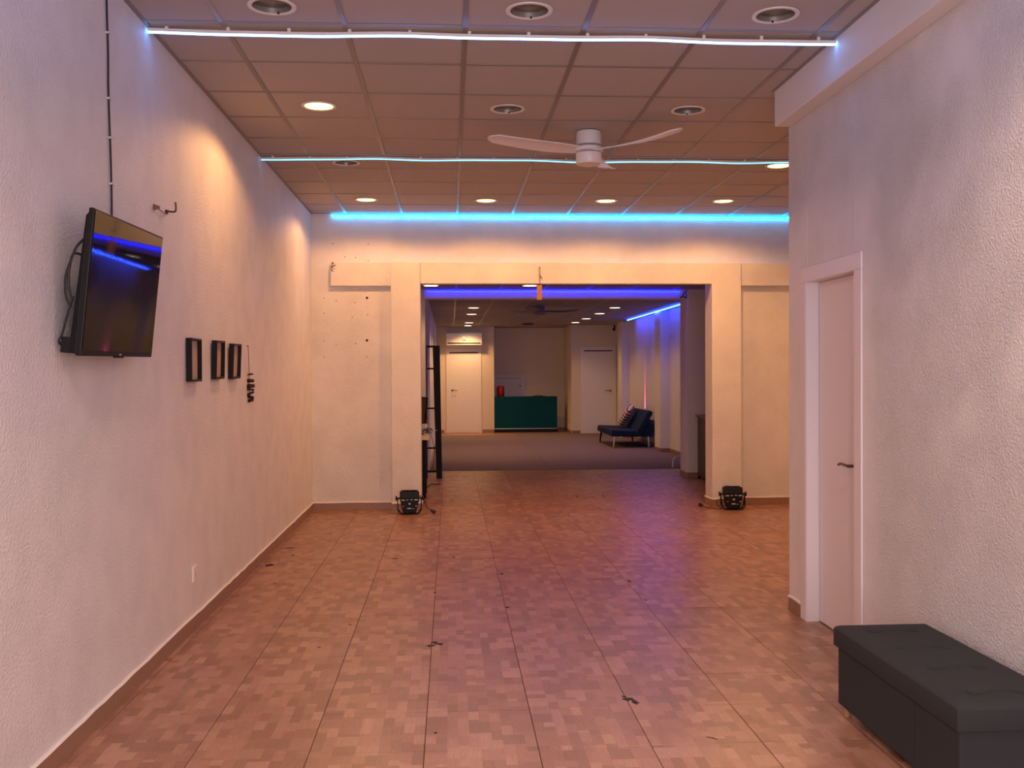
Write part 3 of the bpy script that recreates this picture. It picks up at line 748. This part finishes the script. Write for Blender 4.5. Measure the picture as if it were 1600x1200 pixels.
# ------------------------------------------------------------------ hanging tag under the beam
t = thing('wooden_tag', 'orange wooden tag hanging on a string from a nail in the beam over the opening', 'tag', (.97, 10.765, 2.63))
MB(t.location).cyl((.972, 10.772, 2.626), (.972, 10.752, 2.628), .006, seg=8).build('nail', M['chrome_dark'], t)
b = MB(t.location); b.tube([(.972, 10.757, 2.628), (.973, 10.758, 2.53), (.972, 10.757, 2.44), (.971, 10.756, 2.42)], .0028, 5)
b.tube([(.973, 10.755, 2.545), (.985, 10.75, 2.525), (.997, 10.752, 2.505)], .004, 5); b.tube([(.972, 10.755, 2.55), (.98, 10.752, 2.54), (.986, 10.75, 2.51)], .003, 5)
b.build('string', M['string'], t)
b = MB(t.location); b.prism([(.94, 2.432), (.998, 2.437), (.996, 2.38), (.999, 2.33), (.996, 2.274), (.936, 2.276), (.943, 2.33), (.94, 2.38)], 1, 10.745, 10.768)
b.build('wood_block', M['orange_wood'], t, bevel=.004)

# ------------------------------------------------------------------ stage lamps on the floor
def par_can(x, y, rz, label, plug):
    t = thing('stage_lamp', label, 'stage lamp', (x, y, 0), 'black stage lamps beside the opening'); t.rotation_euler = (0, 0, rz); t.scale = (1.3, 1.1, 1.0)
    # hood / lens barrel pointing up and back
    hood = MB(); hood.hexa([(-.078, -.05, .165), (.078, -.05, .165), (.078, .085, .165), (-.078, .085, .165)],
                           [(-.078, -.035, .245), (.078, -.035, .245), (.074, .10, .238), (-.074, .10, .238)])
    hood.build('barrel', M['black'], t, bevel=.01)
    MB().lathe([(.05, 0), (.066, .004), (.066, .012), (.0, .010)], (0, .03, .238), (0, .12, 1), 20).build('lens', M['black_gloss'], t, smooth=True)
    bd = MB(); bd.hexa([(-.050, -.068, .022), (.050, -.068, .022), (.055, .05, .022), (-.055, .05, .022)],
                       [(-.078, -.075, .166), (.078, -.075, .166), (.078, .07, .166), (-.078, .07, .166)])
    hs_ = bd.build('housing', M['black'], t, bevel=.006)
    for (lx, lz, lw, lh) in [(-.052, .158, .030, .009), (.052, .160, .028, .010), (-.016, .160, .012, .008), (.016, .162, .014, .009), (0, .118, .016, .014), (-.002, .070, .034, .009), (-.05, .095, .006, .008), (.052, .095, .008, .010), (.03, .066, .020, .002)]:
        yb = -.0715-(lz-.022)/.144*.007+.0025
        MB().box(lx-lw/2, yb-.003, lz-lh/2, lx+lw/2, yb+.004, lz+lh/2).build('printed_mark', M['label_white'], hs_)
    for s in (-1, 1):
        MB().lathe([(.010, 0), (.010, .022), (.024, .022), (.024, .034), (0, .036)], (s*.078, 0, .168), (s, 0, 0), 12, cap=False).build('knob', M['black'], t, smooth=True)
    for (yy0, tz) in ((-.055, .012), (.03, .004)):
        pts = [(-.096, 0, .172), (-.096, yy0*.5, .11), (-.093, yy0, .050), (-.070, yy0*1.1, tz), (.070, yy0*1.1, tz), (.093, yy0, .050), (.096, yy0*.5, .11), (.096, 0, .172)]
        b = MB()
        for p, q in zip(pts, pts[1:]):
            p = Vector(p); q = Vector(q); d = (q-p).normalized(); wv = Vector((0, 1, 0))*.011; th = d.cross(Vector((0, 1, 0))).normalized()*.0038
            b.hexa([p-wv-th, p+wv-th, p+wv+th, p-wv+th], [q-wv-th, q+wv-th, q+wv+th, q-wv+th])
        b.build('yoke', M['black_metal'], t)
    b = MB(); b.tube(smoothpts(plug, 6), .0042, 6); b.build('power_cord', M['rubber'], t, smooth=True)
    e = Vector(plug[-1]); d = (e-Vector(plug[-2])).normalized()
    b = MB(); b.lathe([(.008, -.03), (.016, -.008), (.019, .012), (.017, .018), (0, .019)], e, d, 10); b.build('plug', M['rubber'], t, smooth=True)
par_can(-.44, 10.50, .05, 'black stage lamp on the floor in front of the left pillar',
        [(.06, .03, .19), (.105, .03, .175), (.125, .03, .11), (.155, .01, .05), (.195, .0, .022)])
par_can(3.03, 10.52, -.12, 'black stage lamp on the floor in front of the right pillar',
        [(-.05, .02, .10), (-.115, .04, .10), (-.125, .03, .05), (-.09, -.01, .008), (-.14, .03, .008), (-.19, .06, .008), (-.225, .14, .014), (-.24, .20, .02)])

# ------------------------------------------------------------------ storage bench
def bench():
    x0, x1, y0, y1, H = 1.652, 2.066, 3.14, 4.20, .385
    t = thing('storage_bench', 'charcoal fabric storage bench with a tufted lid against the right wall', 'bench', ((x0+x1)/2, (y0+y1)/2, 0))
    ins = .014
    b = MB(t.location); b.box(x0+ins, y0+ins, .048, x1-ins, y1-ins, .305); b.build('body', M['fabric'], t, bevel=.008)
    b = MB(t.location); b.box(x0+ins-.0015, y0+.33, .05, x0+ins+.001, y0+.332, .30); b.box(x0+.26, y0+ins-.0015, .05, x0+.262, y0+ins+.001, .30); b.build('seam', M['rubber'], t)
    nx, ny = 44, 110; lid = MB(t.location); rows = []
    zt = H; zb = .298
    tufts = [(x0+.125+.165*i, y0+.135+.263*j) for i in (0, 1) for j in range(4)]
    def height(x, y):
        e = min(x-x0, x1-x, y-y0, y1-y); z = zt-.010*max(0, 1-e/.028)**2
        z += .016*(1-max(abs((x-(x0+x1)/2)/(x1-x0)*2), abs((y-(y0+y1)/2)/(y1-y0)*2))**4)
        for (tx, ty) in tufts:
            d = math.hypot(x-tx, (y-ty)*1.1); z -= .020*math.exp(-(d/.020)**2)+.012*math.exp(-(d/.055)**2)
        for j in range(4):
            ty = tufts[j][1]
            if tufts[0][0]-.02 < x < tufts[4][0]+.02: z -= .010*math.exp(-((y-ty)/.012)**2)
        return z
    for i in range(nx+1):
        rows.append([lid.bm.verts.new(Vector((x0+(x1-x0)*i/nx, y0+(y1-y0)*j/ny, height(x0+(x1-x0)*i/nx, y0+(y1-y0)*j/ny)))-lid.o) for j in range(ny+1)])
    for i in range(nx):
        for j in range(ny): lid.bm.faces.new((rows[i][j], rows[i+1][j], rows[i+1][j+1], rows[i][j+1]))
    edge = [rows[i][0] for i in range(nx+1)]+[rows[nx][j] for j in range(1, ny+1)]+[rows[i][ny] for i in range(nx-1, -1, -1)]+[rows[0][j] for j in range(ny-1, 0, -1)]
    low = [lid.bm.verts.new(Vector((v.co.x, v.co.y, zb-lid.o.z))) for v in edge]
    for i in range(len(edge)): j = (i+1) % len(edge); lid.bm.faces.new((edge[i], edge[j], low[j], low[i]))
    lid.bm.faces.new(low)
    lid_o = lid.build('lid', M['fabric'], t, bevel=.006, seg=3, smooth=True)
    for (tx, ty) in tufts: MB(t.location).lathe([(.010, -.001), (.009, .003), (0, .005)], (tx, ty, height(tx, ty)), (0, 0, 1), 10).build('button', M['fabric'], lid_o, smooth=True)
    for sx in (x0+.045, x1-.045):
        for sy in (y0+.06, y1-.045): MB(t.location).lathe([(.014, 0), (.019, .05)], (sx, sy, 0), (0, 0, 1), 14).build('leg', M['wood_leg'], t, smooth=True)
bench()

# ------------------------------------------------------------------ middle bay: desk, monitor, shelf, dark cabinet
t = thing('desk', 'white-topped desk with black legs half hidden behind the left pillar', 'desk', (-.85, 12.3, 0))
MB(t.location).box(-1.45, 11.75, .695, -.257, 12.35, .743).build('desk_top', M['desk_top'], t, bevel=.003)
for (x, y) in ((-.33, 12.30), (-1.38, 12.30), (-.33, 11.82), (-1.38, 11.82)): MB(t.location).box(x-.03, y-.02, 0, x+.03, y+.02, .695).build('leg', M['black_metal'], t)
t = thing('monitor', 'dark computer monitor on the desk, turned away, seen beside the left pillar', 'monitor', (-.43, 12.12, .743))
b = MB(t.location); b.hexa([(-.50, 12.0, .87), (-.300, 12.14, .87), (-.312, 12.17, .87), (-.51, 12.03, .87)], [(-.50, 12.0, 1.22), (-.276, 12.14, 1.19), (-.288, 12.17, 1.19), (-.51, 12.03, 1.22)]); b.build('screen_shell', M['black'], t)
b = MB(t.location); b.hexa([(-.49, 11.985, .88), (-.325, 12.10, .88), (-.335, 12.13, .88), (-.50, 12.015, .88)], [(-.49, 11.985, 1.20), (-.30, 12.10, 1.175), (-.31, 12.13, 1.175), (-.50, 12.015, 1.20)]); b.build('back_panel', M['monitor_back'], t)
b = MB(t.location); b.box(-.43, 12.08, .753, -.40, 12.11, .95); b.build('stand', M['black'], t)
b = MB(t.location); b.box(-.50, 12.02, .743, -.33, 12.18, .754); b.build('foot', M['black'], t, bevel=.002)
t = thing('cable_tangle', 'tangle of black and white cables with a white plug on the desk edge', 'cable', (-.3, 12.25, .743))
b = MB(t.location); b.tube(smoothpts([(-.36, 12.25, .75), (-.30, 12.27, .80), (-.27, 12.25, .77), (-.24, 12.24, .80), (-.23, 12.25, .765), (-.28, 12.2, .75), (-.33, 12.22, .80), (-.36, 12.24, .77)], 5), .006, 6)
b.tube(smoothpts([(-.35, 12.22, .77), (-.29, 12.2, .752), (-.25, 12.22, .79), (-.27, 12.26, .81), (-.33, 12.28, .79)], 5), .005, 6)
bh = MB((-.22, 12.31, .7)); bh.tube(smoothpts([(-.250, 12.31, .735), (-.240, 12.31, .71), (-.225, 12.31, .63), (-.20, 12.31, .50), (-.215, 12.31, .38), (-.25, 12.36, .25)], 5), .0035, 5); o = bh.build('hanging_cable', M['rubber'], smooth=True); tag(o, 'thin black cable hanging off the desk edge in front of the shelf frame', 'cable')
b.build('black_cable', M['rubber'], t, smooth=True)
b = MB(t.location); b.tube(smoothpts([(-.33, 12.21, .84), (-.30, 12.2, .86), (-.285, 12.22, .83), (-.31, 12.24, .80)], 5), .008, 6); b.tube(smoothpts([(-.29, 12.2, .755), (-.25, 12.18, .765), (-.21, 12.2, .785), (-.17, 12.22, .78)], 5), .003, 5)
b.build('white_cable', M['label_white'], t, smooth=True)
MB(t.location).box(-.325, 12.195, .82, -.295, 12.225, .855).build('plug', M['white'], t, bevel=.004)
t = thing('floor_cable', 'thin dark cable lying on the tiles between the desk leg and the shelf', 'cable', (-.28, 13.0, 0))
MB(t.location).tube(smoothpts([(-.36, 12.9, .006), (-.30, 12.95, .006), (-.26, 13.25, .006), (-.20, 13.22, .006), (-.14, 13.3, .006)], 5), .006, 5).build('cord', M['rubber'], t)

t = thing('shelf_unit', 'tall narrow black open shelf frame in the second opening by the left wall', 'shelf', (-.24, 14.05, 0))
b = MB(t.location); b.hexa([(-.206, 14.0, 0), (-.126, 14.0, 0), (-.126, 14.03, 0), (-.206, 14.03, 0)], [(-.250, 14.0, 1.873), (-.150, 14.0, 1.873), (-.150, 14.03, 1.873), (-.250, 14.03, 1.873)]); b.build('front_upright', M['black_metal'], t)
b = MB(t.location); b.box(-.340, 14.0, 0, -.330, 14.03, 1.873); b.build('rear_upright', M['black_metal'], t)
for z, th in ((1.86, .014), (1.55, .012), (.99, .011), (.43, .011), (.10, .014)): MB(t.location).box(-.332, 14.004, z-th, -.20, 14.028, z+th).build('rung', M['black_metal'], t)

t = thing('cabinet', 'dark cabinet with a brown top half hidden behind the right pillar', 'cabinet', (3.8, 13.35, 0))
MB(t.location).box(3.425, 13.1, .05, 4.2, 13.6, .86).build('body', M['dark_wood'], t)
MB(t.location).box(3.40, 13.08, .86, 4.22, 13.62, .885).build('top', M['brown_wood'], t, bevel=.003)
for x in (3.44, 4.17):
    for y in (13.12, 13.57): MB(t.location).box(x-.014, y-.014, 0, x+.014, y+.014, .052).build('leg', M['black_metal'], t)

t = thing('bent_tube', 'low white bent metal tube standing at the carpet edge by the right-hand wall end', 'tube', (3.45, 15.2, 0))
MB(t.location).tube(smoothpts([(3.43, 15.18, .012), (3.432, 15.18, .09), (3.455, 15.2, .145), (3.51, 15.24, .168), (3.62, 15.3, .17), (3.75, 15.4, .17), (3.80, 15.42, .14), (3.81, 15.43, .012)], 6), .0125, 8).build('tube', M['white_matt'], t, smooth=True)
for (x, y) in ((3.43, 15.18), (3.81, 15.43)): MB(t.location).cyl((x, y, .009), (x, y, .03), .017, seg=10).build('foot_cap', M['label_white'], t)

# carpet in two widths
o = MB((.55, 19.4, 0)).box(-.33, 15.07, 0.0, 1.548, 23.55, .009).build('carpet', M['carpet'], bevel=.002); tag(o, 'left width of the grey carpet in the rear room, reaching the shelf', 'carpet', 'grey carpet widths')
o = MB((2.78, 19.4, 0)).box(1.552, 15.05, 0.0, 4.01, 23.88, .0085).build('carpet', M['carpet'], bevel=.002); tag(o, 'right width of the grey carpet in the rear room, under the navy sofa', 'carpet', 'grey carpet widths')

# ------------------------------------------------------------------ sofa
def sofa():
    t = thing('sofa_bed', 'navy blue click-clack sofa against the right wall of the rear room', 'sofa', (3.5, 20.1, .009))
    ya, yb = 19.15, 21.05; zo = .012
    def prof(poly, y0, y1, name, bev=.03):
        b = MB(t.location); b.prism(poly, 1, y0, y1); return b.build(name, M['navy'], t, bevel=bev, seg=3, smooth=False)
    prof([(3.12, .235), (3.72, .22), (3.74, .34), (3.13, .365)], ya, yb, 'seat')
    prof([(3.62, .33), (3.73, .28), (3.95, .70), (3.86, .745)], ya, yb, 'backrest')
    prof([(3.70, .22), (3.95, .22), (3.95, .46), (3.86, .52), (3.78, .40)], ya+.03, yb-.03, 'rear_box', .01)
    g = MB(t.location)
    for yy in ((ya+yb)/2,):
        g.box(3.14, yy-.003, .34, 3.70, yy+.003, .368)
    g.build('seam', M['rubber'], t)
    for (x, y, dx, mm) in ((3.20, ya+.08, -.03, 'chrome'), (3.20, yb-.08, -.03, 'black_metal'), (3.86, ya+.08, .01, 'chrome'), (3.86, yb-.08, .01, 'black_metal')):
        l = MB(t.location).cyl((x, y, .235), (x+dx, y-.01, zo), .022, .016, 12).build('leg', M[mm], t, smooth=True)
    t2 = thing('cushion', 'pink and white striped cushion leaning on the backrest of the navy sofa', 'cushion', (3.62, 20.3, .50))
    b = MB(); n = 12
    G = {}
    for s in (1, -1):
        for i in range(n+1):
            for j in range(n+1):
                u, v = i/n*2-1, j/n*2-1; pin = 1-.10*(u*u)*(v*v)
                th = .075*(max(0, (1-u**4)*(1-v**4)))**.5
                if s == -1 and (i in (0, n) or j in (0, n)): G[s, i, j] = G[1, i, j]; continue
                G[s, i, j] = b.bm.verts.new((th*s, u*.235*(pin-.06*v*v*0), v*.23*pin))
        for i in range(n):
            for j in range(n): b.bm.faces.new((G[s, i, j], G[s, i+1, j], G[s, i+1, j+1], G[s, i, j+1]))
    o = b.build('cover', M['stripe'], t2, smooth=True)
    t2.rotation_euler = (math.radians(22), math.radians(33), math.radians(-14)); t2.location = (3.60, 20.2, .60)
sofa()
# pink uplight behind the sofa
t = thing('pink_uplight', 'small pink uplight glowing on the wall behind the navy sofa', 'lamp', (3.99, 20.4, .55))
MB(t.location).lathe([(.018, 0), (.022, .05), (.020, .055)], (3.99, 20.4, .50), (0, 0, 1), 12).build('can', M['black'], t, smooth=True)
MB(t.location).box(3.985, 20.39, .0, 3.995, 20.41, .50).build('stem', M['black_metal'], t)
MB(t.location).lathe([(.018, .0), (0, .002)], (3.99, 20.4, .556), (0, 0, 1), 12).build('lens', mat('pink_lens', (1, .3, .5), .4, emit=(1, .08, .35), strength=6), t)
spot('lamp_light', (0, 0, .012), (1, .06, .28), 120, 18, .9, .006, t, (PI, math.radians(6), 0))

# ------------------------------------------------------------------ rear room: air conditioner, counter and small things
t = thing('air_conditioner', 'white wall air conditioner above the left-hand door of the rear room', 'air conditioner', (.34, 24.6, 2.16))
b = MB(t.location); b.prism([(24.598, 2.17), (24.44, 2.165), (24.39, 2.22), (24.385, 2.45), (24.41, 2.485), (24.598, 2.485)], 0, -.105, .78); b.build('case', M['white'], t, bevel=.01)
MB(t.location).box(-.06, 24.378, 2.205, .735, 24.40, 2.232).build('air_slot', M['black'], t)
MB(t.location).box(-.09, 24.372, 2.18, .765, 24.388, 2.200).build('flap', M['white_matt'], t)
MB(t.location).box(.30, 24.380, 2.285, .375, 24.386, 2.298).build('maker_mark', M['dark_wood'], t)
MB(t.location).box(.315, 24.380, 2.35, .345, 24.386, 2.38).build('display', mat('ac_display', (1, .5, .5), .4, emit=(1, .30, .28), strength=1.6), t)

t = thing('counter', 'teal counter with a black base in the alcove at the far end', 'counter', (1.86, 24.9, 0))
MB(t.location).box(1.085, 24.62, .105, 2.65, 25.05, .855).build('front_body', M['teal'], t, bevel=.004)
MB(t.location).box(1.080, 24.615, .855, 2.655, 25.06, .888).build('counter_top', M['teal'], t, bevel=.004)
MB(t.location).box(1.09, 24.61, .088, 2.65, 25.04, .105).build('metal_strip', M['chrome'], t)
MB(t.location).box(1.09, 24.63, 0.0, 2.66, 25.04, .088).build('plinth', M['black'], t)
t = thing('canister', 'red rounded canister standing on the left end of the teal counter', 'canister', (1.25, 24.82, .888))
MB(t.location).lathe([(.088, 0), (.094, .01), (.094, .22), (.085, .255), (.06, .27), (0, .275)], (1.25, 24.82, .889), seg=24).build('body', M['red'], t, smooth=True)
MB(t.location).lathe([(.095, 0), (.096, .008)], (1.25, 24.82, 1.10), seg=24).build('rim', M['red'], t, smooth=True)
t = thing('tray', 'flat black tray with a cord on the right part of the teal counter', 'tray', (2.18, 24.82, .888))
MB(t.location).box(2.02, 24.72, .889, 2.38, 24.92, .899).build('tray', M['black'], t, bevel=.003)
MB(t.location).tube(smoothpts([(2.1, 24.80, .90), (2.16, 24.78, .915), (2.22, 24.80, .912), (2.30, 24.78, .905)], 4), .008, 6).build('cord', M['rubber'], t)
t = thing('wall_socket', 'small socket on the alcove wall right of the teal counter', 'socket', (2.80, 25.4, .62))
MB(t.location).box(2.76, 25.388, .58, 2.84, 25.4, .66).build('plate', M['white_matt'], t, bevel=.003)
MB(t.location).box(2.79, 25.385, .61, 2.82, 25.389, .64).build('insert', M['dark_wood'], t)
t = thing('security_camera', 'small dark camera in the upper corner above the right-hand door', 'camera', (3.97, 23.85, 2.60))
MB(t.location).cyl((3.97, 23.88, C2), (3.97, 23.85, 2.56), .016, seg=8).build('arm', M['black'], t)
MB(t.location).lathe([(.03, 0), (.036, .02), (.036, .08), (.02, .1)], (3.97, 23.88, 2.54), (-.3, -1, -.25), 12).build('case', M['monitor_back'], t, smooth=True)
t = thing('ceiling_vent', 'dark slatted vent in the rear room ceiling above the teal counter', 'vent', (1.80, 23.0, C2))
MB(t.location).box(1.66, 22.6, C2-.012, 1.94, 23.4, C2+.002).build('frame', M['tbar'], t)
for k in range(4): MB(t.location).box(1.68, 22.7+k*.17, C2-.02, 1.92, 22.78+k*.17, C2-.011).build('slat', M['black'], t)
# cables hanging at the right end of the blue strip
t = thing('strip_cable', 'loop of black cable hanging at the right end of the blue beam strip', 'cable', (3.22, 13.66, 2.58))
b = MB(t.location); b.tube(smoothpts([(3.285, 13.62, 2.625), (3.27, 13.63, 2.58), (3.285, 13.64, 2.53), (3.24, 13.64, 2.53), (3.20, 13.66, 2.52), (3.24, 13.66, 2.56), (3.26, 13.65, 2.61)], 5), .0055, 6)
b.tube(smoothpts([(3.27, 13.66, 2.62), (3.245, 13.67, 2.57), (3.255, 13.66, 2.525), (3.29, 13.64, 2.515)], 5), .0045, 6); b.build('cord', M['rubber'], t, smooth=True)
